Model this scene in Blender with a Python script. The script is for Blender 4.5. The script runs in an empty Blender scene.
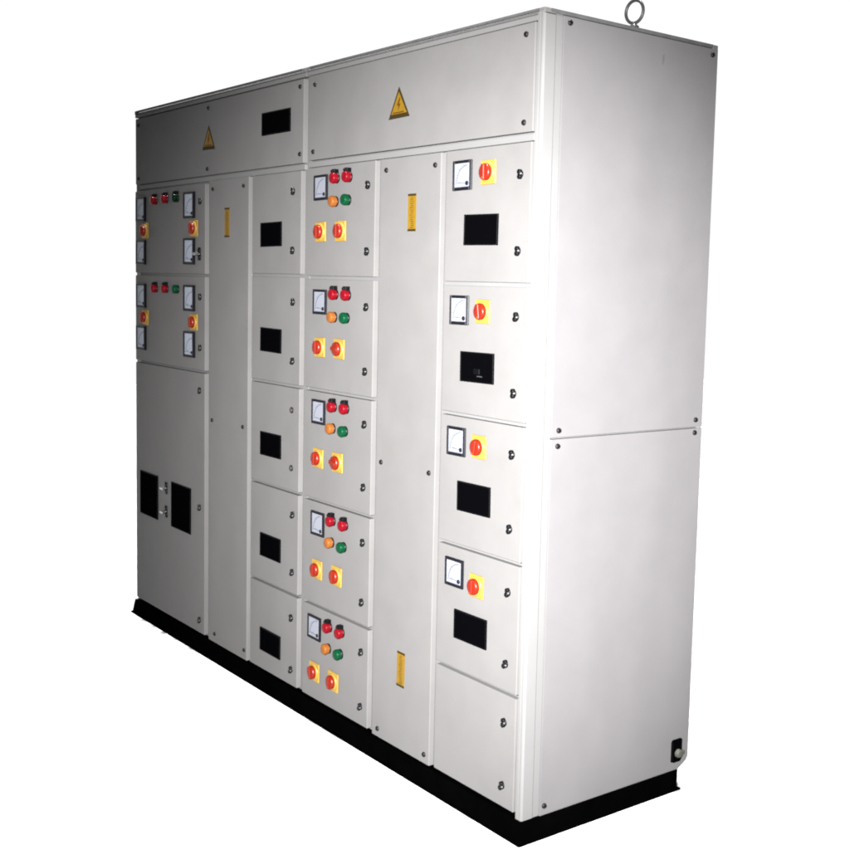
import bpy, bmesh, math, random
from mathutils import Vector, Matrix
random.seed(7)
S = bpy.context.scene
C = S.collection
PI = math.pi

# ------------------------------------------------------------------ materials
def new_mat(name, col, rough=0.5, metal=0.0, spec=0.5, noise=0.0, nscale=6.0, bump=0.0, bscale=400.0, warp=0.0, coat=0.0):
    m = bpy.data.materials.new(name); m.use_nodes = True
    nt = m.node_tree; b = nt.nodes['Principled BSDF']
    b.inputs['Base Color'].default_value = (*col, 1)
    b.inputs['Roughness'].default_value = rough
    b.inputs['Metallic'].default_value = metal
    b.inputs['Specular IOR Level'].default_value = spec
    b.inputs['Coat Weight'].default_value = coat
    geo = nt.nodes.new('ShaderNodeNewGeometry')
    if noise:
        n = nt.nodes.new('ShaderNodeTexNoise'); n.inputs['Scale'].default_value = nscale
        n.inputs['Detail'].default_value = 6; n.inputs['Roughness'].default_value = .65
        nt.links.new(geo.outputs['Position'], n.inputs['Vector'])
        r = nt.nodes.new('ShaderNodeMapRange')
        r.inputs['From Min'].default_value = .3; r.inputs['From Max'].default_value = .7
        r.inputs['To Min'].default_value = 1 - noise; r.inputs['To Max'].default_value = 1 + noise
        nt.links.new(n.outputs['Fac'], r.inputs['Value'])
        mx = nt.nodes.new('ShaderNodeVectorMath'); mx.operation = 'SCALE'
        mx.inputs[0].default_value = col
        nt.links.new(r.outputs['Result'], mx.inputs['Scale'])
        nt.links.new(mx.outputs['Vector'], b.inputs['Base Color'])
        r2 = nt.nodes.new('ShaderNodeMapRange')
        r2.inputs['From Min'].default_value = .3; r2.inputs['From Max'].default_value = .7
        r2.inputs['To Min'].default_value = rough * .85; r2.inputs['To Max'].default_value = min(1, rough * 1.15)
        nt.links.new(n.outputs['Fac'], r2.inputs['Value'])
        nt.links.new(r2.outputs['Result'], b.inputs['Roughness'])
    prev = None
    for sc, dist in ((bscale, bump), (1.9, warp)):
        if not dist: continue
        n = nt.nodes.new('ShaderNodeTexNoise'); n.inputs['Scale'].default_value = sc
        n.inputs['Detail'].default_value = 2
        nt.links.new(geo.outputs['Position'], n.inputs['Vector'])
        bp = nt.nodes.new('ShaderNodeBump'); bp.inputs['Strength'].default_value = 1
        bp.inputs['Distance'].default_value = dist
        nt.links.new(n.outputs['Fac'], bp.inputs['Height'])
        if prev: nt.links.new(prev.outputs['Normal'], bp.inputs['Normal'])
        prev = bp
    if prev: nt.links.new(prev.outputs['Normal'], b.inputs['Normal'])
    return m

A = PAINT_ALBEDO = 0.040
M = {}
M['paint'] = new_mat('grey_powder_coat', (A*1.0, A*.978, A*.962), .55, spec=.03, noise=.05, nscale=7, bump=.00015, bscale=240, warp=.014)
M['sidepaint'] = new_mat('end_panel_powder_coat', (A*.97, A*.94, A*.96), .55, spec=.03, noise=.03, nscale=9, bump=.00015, bscale=240, warp=.016)
M['scuff'] = new_mat('scuffed_paint', (A*.62, A*.61, A*.60), .7, spec=.02)
M['frame'] = new_mat('frame_powder_coat', (A*1.12, A*1.11, A*1.10), .5, spec=.04, noise=.03, nscale=5, bump=.0001, bscale=260)
M['black'] = new_mat('black_plinth_paint', (.0002, .0002, .0002), .85, spec=0, noise=.3, nscale=9, bump=.0003, bscale=150)
M['plastic'] = new_mat('black_plastic', (0.00087, 0.00087, 0.001044), .35, spec=.06)
M['recess'] = new_mat('dark_breaker_face', (0.000261, 0.000261, 0.000348), .8, spec=0)
M['breaker'] = new_mat('charcoal_breaker_plastic', (0.000609, 0.000609, 0.000783), .5, spec=.012)
M['gasket'] = new_mat('rubber_gasket', (0.00174, 0.00174, 0.00174), .8, spec=.02)
M['meterblk'] = new_mat('meter_bezel', (0.001392, 0.001392, 0.002088), .35, spec=.05)
M['meterwht'] = new_mat('meter_dial_white', (0.05568, 0.05829, 0.06786), .3, spec=.08, noise=.03, nscale=60)
M['dialblue'] = new_mat('large_dial_white', (0.08526, 0.09396, 0.11136), .3, spec=.08, noise=.03, nscale=60)
M['ink'] = new_mat('dial_print', (0.01392, 0.01392, 0.01914), .6, spec=.05)
M['red'] = new_mat('red_knob_plastic', (.043, .0026, .0008), .35, spec=.10)
M['lampred'] = new_mat('red_lens', (0.03828, 0.000783, 0.001914), .28, spec=.035)
M['lampgrn'] = new_mat('green_lens', (0.000522, 0.01131, 0.004176), .28, spec=.035)
M['lampdgrn'] = new_mat('dark_green_lens', (0.000348, 0.003915, 0.00174), .28, spec=.035)
M['lampamb'] = new_mat('amber_lens', (0.05394, 0.01827, 0.003915), .28, spec=.035)
M['yellow'] = new_mat('yellow_plate_plastic', (0.08265, 0.05046, 0.0087), .4, spec=.10)
M['sticker'] = new_mat('yellow_sticker', (.048, .027, .0017), .5, spec=.08, noise=.12, nscale=45)
M['stickerink'] = new_mat('sticker_print', (0.00696, 0.004785, 0.001218), .6, spec=.04)
M['signred'] = new_mat('sign_brown_print', (0.01914, 0.00696, 0.00087), .6, spec=.04)
M['lipshade'] = new_mat('roof_edge_shade', (.026, .026, .0265), .6, spec=.03, noise=.15, nscale=30)  # shade of the roof edge put into the colour
M['chrome'] = new_mat('bright_zinc', (0.261, 0.261, 0.2523), .25, metal=1.0)
M['steel'] = new_mat('dull_steel', (0.01566, 0.01566, 0.016095), .4, metal=.3, spec=.1, noise=.15, nscale=60)
M['screw'] = new_mat('blackened_screw', (0.00261, 0.002349, 0.002175), .4, spec=.06)
M['pale'] = new_mat('pale_nylon', (0.0174, 0.0174, 0.01479), .5, spec=.05)
M['floor'] = new_mat('white_studio_floor', (.20, .20, .20), .9, spec=.1)

# ------------------------------------------------------------------ mesh helpers
class MB:
    """collects shapes; each face keeps the index of its material"""
    def __init__(s): s.bm = bmesh.new(); s.mats = []
    def mi(s, m):
        if m not in s.mats: s.mats.append(m)
        return s.mats.index(m)
    def _merge(s, t, m, smooth=False):
        k = s.mi(m)
        for f in t.faces: f.material_index = k; f.smooth = smooth
        me = bpy.data.meshes.new('tmp'); t.to_mesh(me); t.free(); s.bm.from_mesh(me); bpy.data.meshes.remove(me)
    def box(s, x0, x1, y0, y1, z0, z1, m, bev=0.0, seg=2):
        t = bmesh.new(); bmesh.ops.create_cube(t, size=1)
        for v in t.verts:
            v.co = Vector((x0 + (v.co.x+.5)*(x1-x0), y0 + (v.co.y+.5)*(y1-y0), z0 + (v.co.z+.5)*(z1-z0)))
        if bev: bmesh.ops.bevel(t, geom=t.edges[:], offset=bev, segments=seg, affect='EDGES', profile=.6)
        s._merge(t, m, False); return s
    def lathe(s, prof, m, c=(0,0,0), axis='-y', n=24, cap=True):
        """prof: list of (radius, distance along axis)"""
        t = bmesh.new(); rings = []
        for r, h in prof:
            ring = []
            if r < 1e-6: ring = [t.verts.new((0,0,h))]
            else:
                for i in range(n):
                    a = 2*PI*i/n; ring.append(t.verts.new((r*math.cos(a), r*math.sin(a), h)))
            rings.append(ring)
        for a, b in zip(rings, rings[1:]):
            for i in range(n):
                j = (i+1) % n
                if len(a) == 1 and len(b) == 1: continue
                if len(a) == 1: t.faces.new((a[0], b[i], b[j]))
                elif len(b) == 1: t.faces.new((a[i], a[j], b[0]))
                else: t.faces.new((a[i], a[j], b[j], b[i]))
        if cap and len(rings[-1]) > 1: t.faces.new(rings[-1])
        R = {'-y': Matrix.Rotation(PI/2, 4, 'X'), 'z': Matrix.Identity(4), 'x': Matrix.Rotation(PI/2, 4, 'Y')}[axis]
        t.transform(Matrix.Translation(c) @ R)
        bmesh.ops.recalc_face_normals(t, faces=t.faces)
        s._merge(t, m, True); return s
    def prism(s, pts, y0, y1, m, bev=0.0):
        """polygon in x,z extruded in y"""
        t = bmesh.new()
        a = [t.verts.new((x, y0, z)) for x, z in pts]; b = [t.verts.new((x, y1, z)) for x, z in pts]
        t.faces.new(a); t.faces.new(b[::-1])
        for i in range(len(pts)):
            j = (i+1) % len(pts); t.faces.new((a[i], b[i], b[j], a[j]))
        bmesh.ops.recalc_face_normals(t, faces=t.faces)
        if bev: bmesh.ops.bevel(t, geom=t.edges[:], offset=bev, segments=2, affect='EDGES', profile=.6)
        s._merge(t, m); return s
    def prismx(s, pts, x0, x1, m, bev=0.0):
        """polygon in y,z extruded in x"""
        t = bmesh.new()
        a = [t.verts.new((x0, y, z)) for y, z in pts]; b = [t.verts.new((x1, y, z)) for y, z in pts]
        t.faces.new(a); t.faces.new(b[::-1])
        for i in range(len(pts)):
            j = (i+1) % len(pts); t.faces.new((a[i], b[i], b[j], a[j]))
        bmesh.ops.recalc_face_normals(t, faces=t.faces)
        if bev: bmesh.ops.bevel(t, geom=t.edges[:], offset=bev, segments=2, affect='EDGES', profile=.6)
        s._merge(t, m); return s
    def torus(s, c, R, r, m, rot, n=40, k=12):
        t = bmesh.new(); g = []
        for i in range(n):
            a = 2*PI*i/n; row = []
            for j in range(k):
                b = 2*PI*j/k; q = R + r*math.cos(b)
                row.append(t.verts.new((q*math.cos(a), r*math.sin(b), q*math.sin(a))))
            g.append(row)
        for i in range(n):
            for j in range(k):
                t.faces.new((g[i][j], g[(i+1)%n][j], g[(i+1)%n][(j+1)%k], g[i][(j+1)%k]))
        bmesh.ops.recalc_face_normals(t, faces=t.faces)
        t.transform(Matrix.Translation(c) @ rot)
        s._merge(t, m, True); return s
    def mesh(s, name):
        me = bpy.data.meshes.new(name)
        for m in s.mats: me.materials.append(M[m])
        s.bm.to_mesh(me); s.bm.free(); return me

def part(name, me, parent, loc, label=None, rot=None):
    """link a mesh as child of parent; loc is in world space"""
    o = bpy.data.objects.new(name, me); C.objects.link(o)
    o.parent = parent
    w = Vector((0,0,0)); p = parent
    while p: w += p.location; p = p.parent
    o.location = Vector(loc) - w
    if rot: o.rotation_euler = rot
    if label: o['label'] = label
    return o

# ------------------------------------------------------------------ the cabinet's dimensions (metres)
W, D, H, ZP = 2.580, 0.622, 2.100, 0.0645
XS = -1.160                       # where the two bays are bolted together
DY = 0.021                        # how far doors stand proud of the frame

root = bpy.data.objects.new('switchgear_cabinet', None); C.objects.link(root)
root.location = (-W/2, D/2, 0)
root['label'] = 'tall light grey electrical cabinet with many doors, meters and yellow switches on black plinth'
root['category'] = 'electrical cabinet'

# plinth: a black channel all round with a bottom flange
mb = MB()
x0, x1, y0, y1 = -W-.006, .004, -.004, .578
t = .006
mb.box(x0, x1, y0, y0+t, .006, ZP-.001, 'black'); mb.box(x0, x1, y1-t, y1, .006, ZP-.001, 'black')
mb.box(x0, x0+t, y0+t, y1-t, .006, ZP-.001, 'black'); mb.box(x1-t, x1, y0+t, y1-t, .006, ZP-.001, 'black')
mb.box(x0-.032, x1+.002, y0-.006, y1+.014, 0, .0058, 'black')
mb.prism([(x0-.030,.0055),(x0+.001,.0055),(x0+.001,ZP-.0015),(x0-.0005,ZP-.0015)], y0+.0005, y0+t, 'black')
part('plinth', mb.mesh('plinth'), root, (0,0,0))

# frame of the two bays: posts, rails and the closed body behind the doors
def bay(xa, xb, right_end):
    mb = MB()
    f = DY
    e = -.014 if right_end else 0
    mb.prismx([(f,ZP+.002),(D-.056,ZP+.002),(D-.010,ZP+.026),(D-.002,ZP+.040),(D-.002,H-.0145),(f,H-.0145)], xa+.002, xb+e, 'frame', .001)   # closed body
    mb.box(xa, xb-(.026 if right_end else 0), .002, f+.01, H-.0275, H-.0145, 'frame', .001, 1)          # header
    if right_end: mb.box(-.0142, -.0012, D-.012, D-.0025, 1.02, 1.08, 'frame')
    if not right_end: mb.box(xa, xa+.0035, .007, f, ZP+.002, H-.030, 'frame')
    return mb.mesh('bay_frame')
part('bay_frame', bay(XS+.0005, 0, True), root, (0,0,0))
part('bay_frame', bay(-W, XS-.0005, False), root, (0,0,0))
# rails visible in the gap under the two top covers
mb = MB(); mb.box(-1.145, -.030, .004, DY-.0005, 1.7870, 1.8040, 'frame', .001, 1)
part('cross_rail', mb.mesh('cross_rail'), root, (0,0,0))
mb = MB(); mb.box(-W+.001, -1.178, .010, DY-.0005, 1.7835, 1.8005, 'frame', .001, 1)
part('cross_rail', mb.mesh('cross_rail'), root, (0,0,0))

# corner post at the near corner: a folded profile with a groove on each side
pts = [(-.026,.0205),(-.026,.002),(-.0225,-.001),(-.014,-.001),(-.0125,-.0002),(-.011,-.001),(-.004,-.001),(-.0008,.0002),(.001,.004),
       (.001,.036),(-.0006,.0385),(-.001,.0600),(-.004,.0600),(-.004,.0205)]
def post_mesh(pts, z0, z1, name):
    t = bmesh.new()
    a = [t.verts.new((x, y, z0)) for x, y in pts]; b = [t.verts.new((x, y, z1)) for x, y in pts]
    t.faces.new(a); t.faces.new(b)
    for i in range(len(pts)):
        j = (i+1) % len(pts); t.faces.new((a[i], a[j], b[j], b[i]))
    bmesh.ops.recalc_face_normals(t, faces=t.faces)
    m = MB(); m._merge(t, 'frame'); return m.mesh(name)
part('corner_post', post_mesh(pts, ZP+.0005, H-.010, 'corner_post'), root, (0,0,0))

# roof sheets with sloped edges and a small raised cap on every bay corner
def roof(xa, xb):
    mb = MB(); t = bmesh.new()
    o = [(xa,0),(xb,0),(xb,D),(xa,D)]; i_ = .024
    q = [(xa+i_,i_),(xb-i_,i_),(xb-i_,D-i_),(xa+i_,D-i_)]
    lv = [[t.verts.new((x,y,z)) for x,y in p] for p, z in ((o,H-.0140),(o,H-.0120),(q,H+.002))]
    t.faces.new(lv[0]); t.faces.new(lv[2])
    for a, b in zip(lv, lv[1:]):
        for i in range(4):
            j = (i+1)%4; t.faces.new((a[i],a[j],b[j],b[i]))
    bmesh.ops.recalc_face_normals(t, faces=t.faces)
    mb._merge(t, 'paint')
    mb.box(xa+.022, xb-.022, -.0015, .004, H-.0070, H-.0008, 'lipshade')            # dark strips that colour in the shade along the roof edge
    mb.box(xb-.004, xb+.0012, .022, D-.022, H-.0098, H-.0006, 'lipshade')
    for cx, cy in ((xa,0),(xb,0),(xa,D),(xb,D)):
        w = .022
        X = (cx-.0005, cx+w) if cx == xa else (cx-w, cx+.0005)
        Y = (cy-.0005, cy+w) if cy == 0 else (cy-w, cy+.0005)
        mb.box(*X, *Y, H-.0125, H+.0002, 'paint', .003, 2)
    return mb.mesh('roof')
part('roof', roof(XS+.001, .001), root, (0,0,0))
part('roof', roof(-W, XS-.001), root, (0,0,0))

# ------------------------------------------------------------------ small fittings (shared meshes, origin at their base on the panel, facing -y)
def mk_screw():
    m = MB(); m.lathe([(.0075,0),(.0075,.002),(.0062,.0042),(.003,.0052),(0,.0054)], 'screw', n=16)
    m.box(-.0045,.0045,-.0058,-.0050,-.0008,.0008,'recess'); return m.mesh('screw')
def mk_lock():
    m = MB()
    m.lathe([(.0125,0),(.0125,.003),(.011,.0045),(.0085,.0045)], 'plastic', n=24, cap=True)
    m.lathe([(.0078,.0),(.0078,.009),(.0068,.010),(0,.010)], 'plastic', c=(.0012,0,.0072), n=18)
    m.lathe([(.0078,.0),(.0078,.009),(.0068,.010),(0,.010)], 'plastic', c=(-.0012,0,-.0072), n=18)
    m.box(.0040,.0108,-.0078,-.0045,-.0026,.0026,'frame',.0008,1)
    return m.mesh('lock')
def mk_lock_ring():
    m = MB()
    m.lathe([(.0125,0),(.0125,.004),(.0105,.0055),(.0085,.0045)], 'screw', n=24)
    m.lathe([(.008,.0),(.008,.006),(.006,.0065),(0,.0065)], 'pale', n=18)
    m.box(-.004,.004,-.0078,-.0060,-.001,.001,'plastic'); return m.mesh('lock')
def mk_meter(w, h, d=.0065, dial='meterwht'):
    m = MB(); w2, h2 = w/2, h/2; b = w*.095
    m.box(-w2,w2,-d*.55,0,-h2,h2,'meterblk',.0012,1)
    # raised bezel ring round the dial
    m.box(-w2,-w2+b,-d,-d*.55,-h2,h2,'meterblk',.001,1); m.box(w2-b,w2,-d,-d*.55,-h2,h2,'meterblk',.001,1)
    m.box(-w2+b,w2-b,-d,-d*.55,h2-b,h2,'meterblk',.001,1); m.box(-w2+b,w2-b,-d,-d*.55,-h2,-h2+b,'meterblk',.001,1)
    y = -d*.55
    m.box(-w2+b,w2-b,y-.0012,y,-h2+b,h2-b,dial)
    # quarter arc scale, pivot bottom right
    px, pz = w2-b-.010, -h2+b+.010; R = w*.58
    for k in range(11):
        a = PI/2 + (PI/2)*k/10; l = .006 if k % 5 == 0 else .0035
        r0, r1 = R, R+l; ca, sa = math.cos(a), math.sin(a); q = .0005
        P = [(px+r0*ca-q*sa, pz+r0*sa+q*ca),(px+r1*ca-q*sa, pz+r1*sa+q*ca),(px+r1*ca+q*sa, pz+r1*sa-q*ca),(px+r0*ca+q*sa, pz+r0*sa-q*ca)]
        if max(abs(p[0]) for p in P) < w2-b-.0005 and max(abs(p[1]) for p in P) < h2-b-.0005:
            m.prism(P, y-.0017, y-.0012, 'ink')
    arc = [(px+R*math.cos(PI/2+PI/2*k/16), pz+R*math.sin(PI/2+PI/2*k/16)) for k in range(17)]
    arc2 = [(px+(R-.0012)*math.cos(PI/2+PI/2*k/16), pz+(R-.0012)*math.sin(PI/2+PI/2*k/16)) for k in range(17)]
    for k in range(16):
        P = [arc[k],arc[k+1],arc2[k+1],arc2[k]]
        if max(abs(p[0]) for p in P) < w2-b-.0005 and max(abs(p[1]) for p in P) < h2-b-.0005: m.prism(P, y-.0016, y-.0012, 'ink')
    a = PI - .06; ca, sa = math.cos(a), math.sin(a); q = .0006; r1 = R*.9
    r1 = min(r1, (px+w2-b-.002)/abs(ca))
    m.prism([(px-q*sa,pz+q*ca),(px+r1*ca-q*sa,pz+r1*sa+q*ca),(px+r1*ca+q*sa,pz+r1*sa-q*ca),(px+q*sa,pz-q*ca)], y-.0022, y-.0018, 'ink')
    m.lathe([(.0058,.0012),(.0058,.0035),(.004,.0045),(0,.0045)], 'meterblk', c=(px,y,pz), n=16)
    m.box(-w*.20,-w*.04,y-.0016,y-.0012,-h*.255,-h*.235,'ink')
    m.box(-w2+b,w2-b,y-.0016,y-.0012,-h2+b,-h2+b+.0015,'ink')
    return m.mesh('meter')
def mk_lamp(lens, cap):
    m = MB()
    m.lathe([(.0165,0),(.0165,.004),(.0145,.006)], 'plastic', n=28)
    m.lathe([(.0160,.005),(.0165,.010),(.0160,.0190),(.0148,.0210),(.0120,.0222),(0,.0228)], lens, n=28)
    for k in range(3): m.torus((0,-.010-.0035*k,0), .0166, .0006, lens, Matrix.Identity(4), 28, 6)
    if cap:
        m.box(-.0085,.0105,-.016,0,.013,.0265,'plastic',.0015,1)
        m.box(-.0055,.0075,-.021,-.0155,.0155,.0235,'plastic',.0012,1)
    return m.mesh('indicator_lamp')
def mk_switch(a):
    m = MB(); w = .031; T = Matrix.Rotation(a, 4, 'Y')
    m.box(-w,w,-.006,0,-w,w,'yellow',.004,3)
    m.lathe([(.027,.005),(.026,.009),(.022,.010)], 'yellow', n=32)
    m.lathe([(.0215,.008),(.0215,.015),(.0205,.0195),(.018,.021),(0,.021)], 'red', n=32)
    m.box(-.0195,.0195,-.0250,-.0185,-.0065,.0065,'red',.0032,3)
    m.box(.013,.0175,-.0254,-.0250,-.0008,.0008,'sticker')
    vs = [v for v in m.bm.verts if v.co.y < -.0184 and abs(v.co.x) <= .0196 and abs(v.co.z) <= .0066 and not any(abs(math.hypot(v.co.x, v.co.z)-q) < 1e-5 for q in (.0205,.018))]
    bmesh.ops.transform(m.bm, matrix=T, verts=vs)          # only the grip bar turns, the plate stays square
    return m.mesh('rotary_switch')
def mk_window(w, h, toggle=True):
    m = MB(); w2, h2 = w/2, h/2; b = .0035
    m.box(-w2,w2,-.0022,0,-h2,h2,'recess')
    m.box(-w2,-w2+b,-.0045,-.0022,-h2,h2,'breaker',.0006,1); m.box(w2-b,w2,-.0045,-.0022,-h2,h2,'breaker',.0006,1)
    m.box(-w2+b,w2-b,-.0045,-.0022,h2-b,h2,'breaker',.0006,1); m.box(-w2+b,w2-b,-.0045,-.0022,-h2,-h2+b,'breaker',.0006,1)
    if toggle:
        m.box(-w*.30,w*.26,-.0034,-.0022,-h*.34,h*.30,'recess',.0008,1)
        m.box(-w*.06,w*.12,-.0075,-.0034,-h*.22,-h*.04,'breaker',.001,1)
        m.box(w*.02,w*.18,-.0039,-.0034,-h*.30,-h*.27,'steel')
    return m.mesh('breaker_window')
def mk_handle():
    m = MB()
    m.lathe([(.011,0),(.011,.004),(.009,.006)], 'plastic', c=(0,0,.012), n=18)
    m.lathe([(.011,0),(.011,.004),(.009,.006)], 'plastic', c=(.002,0,-.012), n=18)
    m.box(-.010,.010,-.004,0,-.024,.024,'plastic',.001,1)
    m.lathe([(.0055,0),(.0055,.020),(.0045,.022)], 'chrome', n=14)
    m.box(-.008,.024,-.026,-.018,-.0045,.0045,'chrome',.0015,1)
    return m.mesh('latch_handle')
def mk_sticker(w, h):
    m = MB(); w2, h2 = w/2, h/2
    m.box(-w2,w2,-.0008,0,-h2,h2,'sticker')
    m.box(-w2,w2,-.0012,-.0008,h2*.88,h2,'stickerink'); m.box(-w2,w2,-.0012,-.0008,-h2,-h2*.88,'stickerink')
    rnd = random.Random(3); z = h2*.78
    while z > -h2*.80:                       # a vertical line of worn print, not readable in the photo
        a = rnd.uniform(.0022,.0042); xa = rnd.uniform(-.5,-.25)*w2; xb = rnd.uniform(.15,.5)*w2
        m.box(xa,xb,-.0012,-.0008,z-a*.45,z,'signred' if rnd.random()<.5 else 'stickerink'); z -= a+.002
    return m.mesh('warning_sticker')
def mk_triangle(w, h):
    m = MB(); w2 = w/2
    def tri(k, o): return [(-w2*k, o), (w2*k, o), (0, o+h*k)]
    m.prism(tri(1,0), -.0010, 0, 'stickerink')
    m.prism([(-w2*.74, h*.14),(w2*.74, h*.14),(0,h*.84)], -.0015, -.0010, 'sticker')
    # lightning bolt
    m.prism([(.004,h*.66),(-.009,h*.40),(-.001,h*.41),(-.004,h*.22),(.009,h*.46),(.001,h*.45),(.008,h*.62)], -.0020, -.0015, 'signred')
    m.box(-w2*.55,w2*.5,-.0019,-.0015,h*.16,h*.20,'signred')
    return m.mesh('warning_sign')
ME = dict(screw=mk_screw(), lock=mk_lock(), ring=mk_lock_ring(), meter=mk_meter(.081,.078), bigmeter=mk_meter(.092,.099,.010,'dialblue'),
          red=mk_lamp('lampred',True), grn=mk_lamp('lampgrn',False), amb=mk_lamp('lampamb',False), dgrn=mk_lamp('lampdgrn',True),
           win=mk_window(.143,.080,False), winb=mk_window(.143,.080), winc=mk_window(.146,.081,False), wintop=mk_window(.196,.075,False), winbig=mk_window(.182,.180,False),
          handle=mk_handle(), stick=mk_sticker(.040,.104), tri=mk_triangle(.106,.087))

def jig(v, a=.0012): return v + random.uniform(-a, a)
def screw(p, x, z, y=0): part('screw', ME['screw'], p, (x, y, z), rot=(0, random.uniform(0,PI), 0))
def lock(p, x, z, ring=False):
    o = part('lock', ME['ring' if ring else 'lock'], p, (x, 0, z), rot=(0, random.uniform(-.25,.25), 0)); o.scale = (.82,.82,.82)
SW = {}
def put(p, kind, name, x, z, label=None, rot=0, turn=True):
    if kind == 'sw':
        k = round(rot/.1)
        if k not in SW: SW[k] = mk_switch(rot)
        return part(name, SW[k], p, (jig(x), 0, jig(z)), label, (0, random.uniform(-.03,.03), 0))
    return part(name, ME[kind], p, (jig(x), 0, jig(z)), label, (0, rot + random.uniform(-.012,.012), 0))

def panel(name, xa, xb, za, zb, label=None, y=0.0, skew=0.0):
    """a folded sheet-metal door or cover: flat front, rounded folds, returns going back to the frame, gasket behind"""
    cx, cz = (xa+xb)/2, (za+zb)/2
    m = MB(); m.box(xa-cx, xb-cx, 0, DY-.003, za-cz, zb-cz, 'paint', .0022, 3)
    m.box(xa-cx+.008, xb-cx-.008, DY-.003, DY-.0002, za-cz+.008, zb-cz-.008, 'gasket')
    return part(name, m.mesh(name), root, (cx, y, cz), label)

# ------------------------------------------------------------------ right bay
g = .0053
rows = [1.790, 1.4415, 1.0855, .7300, .3870, ZP+.006]
top = panel('top_cover', -1.139, -.032, 1.8085, 2.070, 'wide upper cover with a yellow warning triangle')
for x, z in ((-1.100,2.040),(-1.108,1.834),(-.066,2.044),(-.066,1.832)): screw(top, x, z)
part('warning_sign', ME['tri'], top, (-.623, 0, 1.894), rot=(0,-.02,0))

for i in range(5):
    za, zb = rows[i+1]+g, rows[i]-g
    d = panel('door', -1.144, -.7425, za, zb, 'door with a meter, four indicator lamps and two rotary switches')
    dx = (.002, .003, .002, .004, -.008)[i]; z0 = (1.7205,1.3660,1.0180,.6565,.3125)[i]
    put(d, 'meter', 'meter', -1.055+dx, z0)
    lz = z0 + .0250; lo = -.0455
    put(d, 'red', 'indicator_lamp', -.962+dx, lz, 'red indicator lamp with a black top'); put(d, 'red', 'indicator_lamp', -.887+dx, lz, 'red indicator lamp with a black top')
    put(d, 'amb', 'indicator_lamp', -.968+dx, z0+lo, 'amber indicator lamp'); put(d, 'grn', 'indicator_lamp', -.894+dx, z0+lo, 'green indicator lamp')
    zs = (1.582,1.222,.868,.508,.167)[i]
    ra, rb = ((PI/2,PI/2),(PI/2,.05),(PI/2,.15),(PI/2,PI/2),(1.3,1.5))[i]
    put(d, 'sw', 'rotary_switch', -1.052+dx, zs, None, ra, True); put(d, 'sw', 'rotary_switch', -.933+dx, zs+.002, None, rb, True)
    lock(d, -.780, (1.715,1.357,1.006,.646,.306)[i]); lock(d, -.781, (1.521,1.165,.815,.461,.134)[i])

c = panel('cover_panel', -.7135, -.4135, ZP+.006, rows[0]-g, 'tall narrow blank cover with two yellow stickers')
for x, z in ((-.683,1.752),(-.440,1.752),(-.686,.905),(-.441,.907),(-.682,.096),(-.437,.097)): screw(c, x, z)
part('warning_sticker', ME['stick'], c, (-.549, 0, 1.628)); part('warning_sticker', ME['stick'], c, (-.563, 0, .311), rot=(0,.02,0))

frow = [1.790, 1.434, 1.084, .7275, .3825, ZP+.006]
for i in range(5):
    za, zb = frow[i+1]+g, frow[i]-g
    d = panel('door', -.388, -.034, za, zb, 'door with a meter, a rotary switch and a black breaker window' if i < 4 else 'plain bottom door with two locks')
    lock(d, -.0735-.0015*i, (1.707,1.354,1.005,.648,.303)[i]); lock(d, -.0755-.0015*i, (1.518,1.161,.813,.459,.133)[i])
    if i == 4: continue
    put(d, 'meter', 'meter', (-.311,-.312,-.312,-.309)[i], (1.7175,1.364,1.011,.6525)[i])
    put(d, 'sw', 'rotary_switch', (-.199,-.208,-.210,-.208)[i], (1.720,1.362,1.007,.637)[i], None, (PI/2,1.4,1.75,PI/2)[i])
    put(d, 'winb' if i == 1 else 'win', 'breaker_window', (-.228,-.231,-.231,-.233)[i], (1.575,1.216,.867,.513)[i])

# ------------------------------------------------------------------ left bay
top = panel('top_cover', -W+.004, -1.176, 1.8045, 2.068, 'upper cover with a dark rectangular window and a yellow warning triangle', .002)
for x, z in ((-1.882,2.045),(-1.888,1.827),(-1.198,2.045),(-1.197,1.833),(-2.545,2.040),(-2.545,1.826)): screw(top, x, z, .002)
part('warning_sign', ME['tri'], top, (-1.878, .002, 1.896), rot=(0,.02,0))
part('display_window', ME['wintop'], top, (-1.358, .002, 1.948))

crow = [1.786, 1.4455, 1.0840, .7315, .3865, ZP+.006]
for i in range(5):
    za, zb = crow[i+1]+g, crow[i]-g
    d = panel('door', -1.524, -1.1825, za, zb, 'door with one black breaker window and two locks')
    put(d, 'winc', 'breaker_window', (-1.383,-1.379,-1.377,-1.372,-1.369)[i], (1.5815,1.227,.8705,.519,.1825)[i])
    x = (-1.234,-1.228,-1.231,-1.218,-1.221)[i]
    lock(d, x, (1.717,1.360,1.005,.657,.307)[i], i == 2); lock(d, x, (1.527,1.167,.812,.463,.129)[i], i == 2)

c = panel('cover_panel', -1.866, -1.551, ZP+.006, 1.782, 'tall narrow blank cover with one yellow sticker near its top')
for x, z in ((-1.836,1.752),(-1.589,1.752),(-1.838,.908),(-1.587,.910),(-1.812,.104),(-1.568,.106)): screw(c, x, z)
part('warning_sticker', ME['stick'], c, (-1.719, 0, 1.629))

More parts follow.
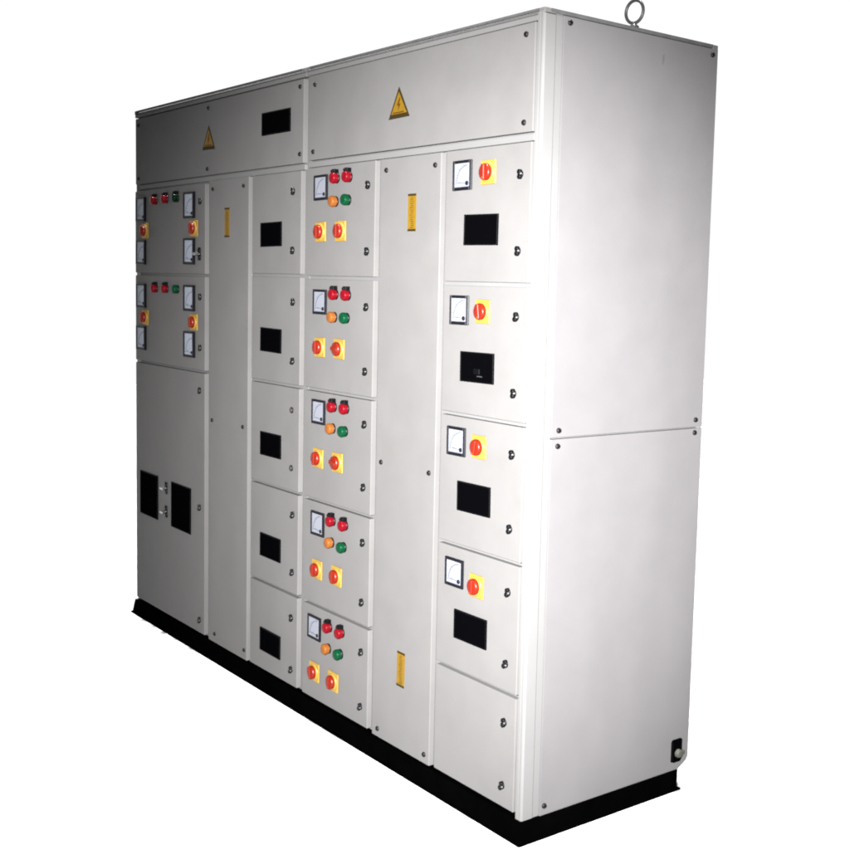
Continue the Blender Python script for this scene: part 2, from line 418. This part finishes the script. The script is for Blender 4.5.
arow = [1.780, 1.4395, 1.080, ZP+.006]
for i in range(3):
    za, zb = arow[i+1]+g, arow[i]-g
    d = panel('door', -W+.004, -1.904, za, zb, 'wide door with four meters, three indicator lamps and two rotary switches' if i < 2 else 'tall lower door with two black windows and two latches')
    if i < 2:
        z0 = (1.700, 1.352)[i]; z1 = (1.528, 1.178)[i]; zs = (1.614,1.264)[i]
        for x in (-2.505, -2.033):
            put(d, 'bigmeter', 'meter', x, z0); put(d, 'bigmeter', 'meter', x, z1)
            put(d, 'sw', 'rotary_switch', x+.040, zs, None, PI/2)
        zl = z0+.032
        put(d, 'red', 'indicator_lamp', -2.358, zl, 'red indicator lamp with a black top'); put(d, 'red', 'indicator_lamp', -2.254, zl, 'red indicator lamp with a black top')
        put(d, 'dgrn' if i == 0 else 'grn', 'indicator_lamp', -2.150, zl, 'dark green indicator lamp' if i == 0 else 'green indicator lamp')
        lock(d, -1.943, (1.713,1.359)[i])
        if i == 0: put(d, 'handle', 'latch_handle', -1.950, 1.519, 'bright key lever turned to the right')
        else: lock(d, -1.942, 1.169)
    else:
        put(d, 'winbig', 'breaker_window', -2.434, .537); put(d, 'winbig', 'breaker_window', -2.116, .5335)
        put(d, 'handle', 'latch_handle', -2.262, .590); put(d, 'handle', 'latch_handle', -2.262, .494)
        for z in (1.008,.562,.125): lock(d, -1.946, z)

# ------------------------------------------------------------------ end wall: two side panels, the lower one with a cut corner and a slot
def side(za, zb, cut):
    m = MB(); ya, yb = .0615, D
    if cut: pts = [(ya,za),(D-.052,za),(D-.040,za+.002),(D-.006,za+.022),(D,za+.034),(D,zb),(ya,zb)]
    else: pts = [(ya,za),(yb,za),(yb,zb),(ya,zb)]
    m.prismx(pts, -.0135, .0015, 'sidepaint', .0009)
    if not cut:
        m.box(.0014,.00175,.408,.4105,2.020,2.044,'scuff'); m.box(.0014,.00175,.4125,.4140,2.028,2.046,'scuff'); pass
    return m.mesh('side_panel')
su = part('side_panel', side(1.0535, H-.012, False), root, (0,0,0), 'upper end panel')
sl = part('side_panel', side(ZP-.004, 1.0490, True), root, (0,0,0), 'lower end panel with a cut corner and a small black slot')
sc = MB(); sc.lathe([(.0072,0),(.0072,.002),(.006,.0042),(.003,.0052),(0,.0054)], 'screw', axis='x', n=16); sc.box(.0050,.0058,-.0045,.0045,-.0008,.0008,'recess'); scm = sc.mesh('screw')
for p, y, z in ((su,.081,2.074),(su,.600,2.072),(su,.085,1.071),(sl,.083,1.031),(su,.594,1.073),(sl,.592,1.037),(sl,.075,.088)):
    part('screw', scm, p, (.0015, y, z), rot=(random.uniform(0,PI),0,0))
m = MB()
m.prismx([(-.021,-.030),(-.010,-.034),(.016,-.034),(.022,-.026),(.022,.030),(.016,.034),(-.016,.034),(-.021,.028)], .0, .0025, 'recess')
m.box(.0025,.004,-.019,-.016,-.028,.028,'breaker'); m.box(.0025,.004,.017,.020,-.024,.028,'breaker')
slot = part('cable_slot', m.mesh('cable_slot'), sl, (.0015, .572, .120))
m = MB(); m.lathe([(.0125,0),(.0125,.005),(.0105,.007),(.0105,.010),(.008,.011)], 'pale', axis='x', n=18)
m.box(-.0005,.006,.006,.024,-.006,.006,'pale',.002,1)
part('cable_gland', m.mesh('cable_gland'), sl, (.004, .577, .112))

# lifting eye on the near edge of the roof
m = MB()
rz = Matrix.Rotation(math.radians(6), 4, 'Z')
m.torus((0,0,.040), .0285, .0042, 'steel', rz)
m.lathe([(.013,0),(.013,.004),(.009,.006),(.006,.010),(.0055,.015)], 'steel', axis='z', n=20)
part('lifting_eye', m.mesh('lifting_eye'), root, (-.012, .312, H+.0005))

# ------------------------------------------------------------------ the setting: a white studio floor
m = MB(); m.box(-13.2, 6.2, -4.8, 12.8, -.05, 0, 'floor')
fl = bpy.data.objects.new('floor', m.mesh('floor')); C.objects.link(fl); fl['kind'] = 'structure'

# ------------------------------------------------------------------ camera (solved from the seams of the photograph)
cam = bpy.data.cameras.new('camera'); co = bpy.data.objects.new('camera', cam); C.objects.link(co)
Rr = ((0.6322185338228296, 0.7742896255657905, 0.027844231576753278),
      (-0.0929403075622045, 0.04011080159623032, 0.9948634191815232),
      (0.7691955698787888, -0.6315589436754863, 0.09732150811793586))
mw = Matrix(((Rr[0][0],Rr[1][0],Rr[2][0],2.21017),(Rr[0][1],Rr[1][1],Rr[2][1],-1.8634),(Rr[0][2],Rr[1][2],Rr[2][2],1.42834),(0,0,0,1)))
co.matrix_world = mw
cam.sensor_width = 36; cam.lens = 1173.52/850*36
cam.shift_x = -(518.035-425)/850; cam.shift_y = (402.062-425)/850
cam.clip_start = .05; cam.clip_end = 200
S.camera = co

# ------------------------------------------------------------------ light
FL_AZ, FL_EL, FL_H, FL_S, FL_P = 41.3, -9.0, 22.6, 1.29, 11500
def lamp(kind, name, loc, target, power, **k):
    l = bpy.data.lights.new(name, kind); o = bpy.data.objects.new(name, l); C.objects.link(o)
    o.location = loc; l.energy = power
    o.rotation_euler = (Vector(target)-Vector(loc)).to_track_quat('-Z','Y').to_euler()
    for a, v in k.items(): setattr(l, a, v)
    return o
# the photographer's flash beside the camera: an upright oval beam aimed at the near corner
fl_ = Vector((1.97, -1.95, 1.50)); az = math.radians(FL_AZ); el = math.radians(FL_EL)
o = lamp('SPOT', 'flash', fl_, fl_ + Vector((-math.cos(az)*math.cos(el), math.sin(az)*math.cos(el), math.sin(el))), FL_P,
         spot_size=math.radians(FL_H*2), spot_blend=1.0, shadow_soft_size=.035, color=(1,.99,.992))
o.scale = (1, FL_S, 1)
# added unseen lamp: narrow beam straight down to burn the floor white
o = lamp('AREA', 'added_floor_light', (-3.5, 4.0, 9), (-3.5, 4.0, 0), 21.0*20*18, shape='RECTANGLE', size=20, size_y=18, spread=math.radians(2))
o.rotation_euler = (0, 0, 0)

# world: added white surround, dimmed behind the camera to keep the front dark
w = bpy.data.worlds.new('World'); S.world = w; w.use_nodes = True
nt = w.node_tree; bg = nt.nodes['Background']
tc = nt.nodes.new('ShaderNodeTexCoord'); sep = nt.nodes.new('ShaderNodeSeparateXYZ')
nt.links.new(tc.outputs['Generated'], sep.inputs[0])
cmb = nt.nodes.new('ShaderNodeCombineXYZ'); nt.links.new(sep.outputs[0], cmb.inputs[0]); nt.links.new(sep.outputs[1], cmb.inputs[1])
nrm = nt.nodes.new('ShaderNodeVectorMath'); nrm.operation = 'NORMALIZE'; nt.links.new(cmb.outputs[0], nrm.inputs[0])
dot = nt.nodes.new('ShaderNodeVectorMath'); dot.operation = 'DOT_PRODUCT'; nt.links.new(nrm.outputs[0], dot.inputs[0])
dot.inputs[1].default_value = (-.74, .673, 0)
mr = nt.nodes.new('ShaderNodeMapRange'); mr.interpolation_type = 'SMOOTHSTEP'
mr.inputs['From Min'].default_value = math.cos(math.radians(84)); mr.inputs['From Max'].default_value = math.cos(math.radians(50))
mr.inputs['To Min'].default_value = .05; mr.inputs['To Max'].default_value = 1.06
nt.links.new(dot.outputs['Value'], mr.inputs['Value']); nt.links.new(mr.outputs['Result'], bg.inputs['Strength'])
bg.inputs['Color'].default_value = (1,1,1,1)

S.view_settings.view_transform = 'Standard'; S.view_settings.look = 'None'
S.view_settings.exposure = 0; S.view_settings.gamma = 1
S.render.engine = 'CYCLES'
S.cycles.filter_width = 2.0
S.cycles.use_denoising = True
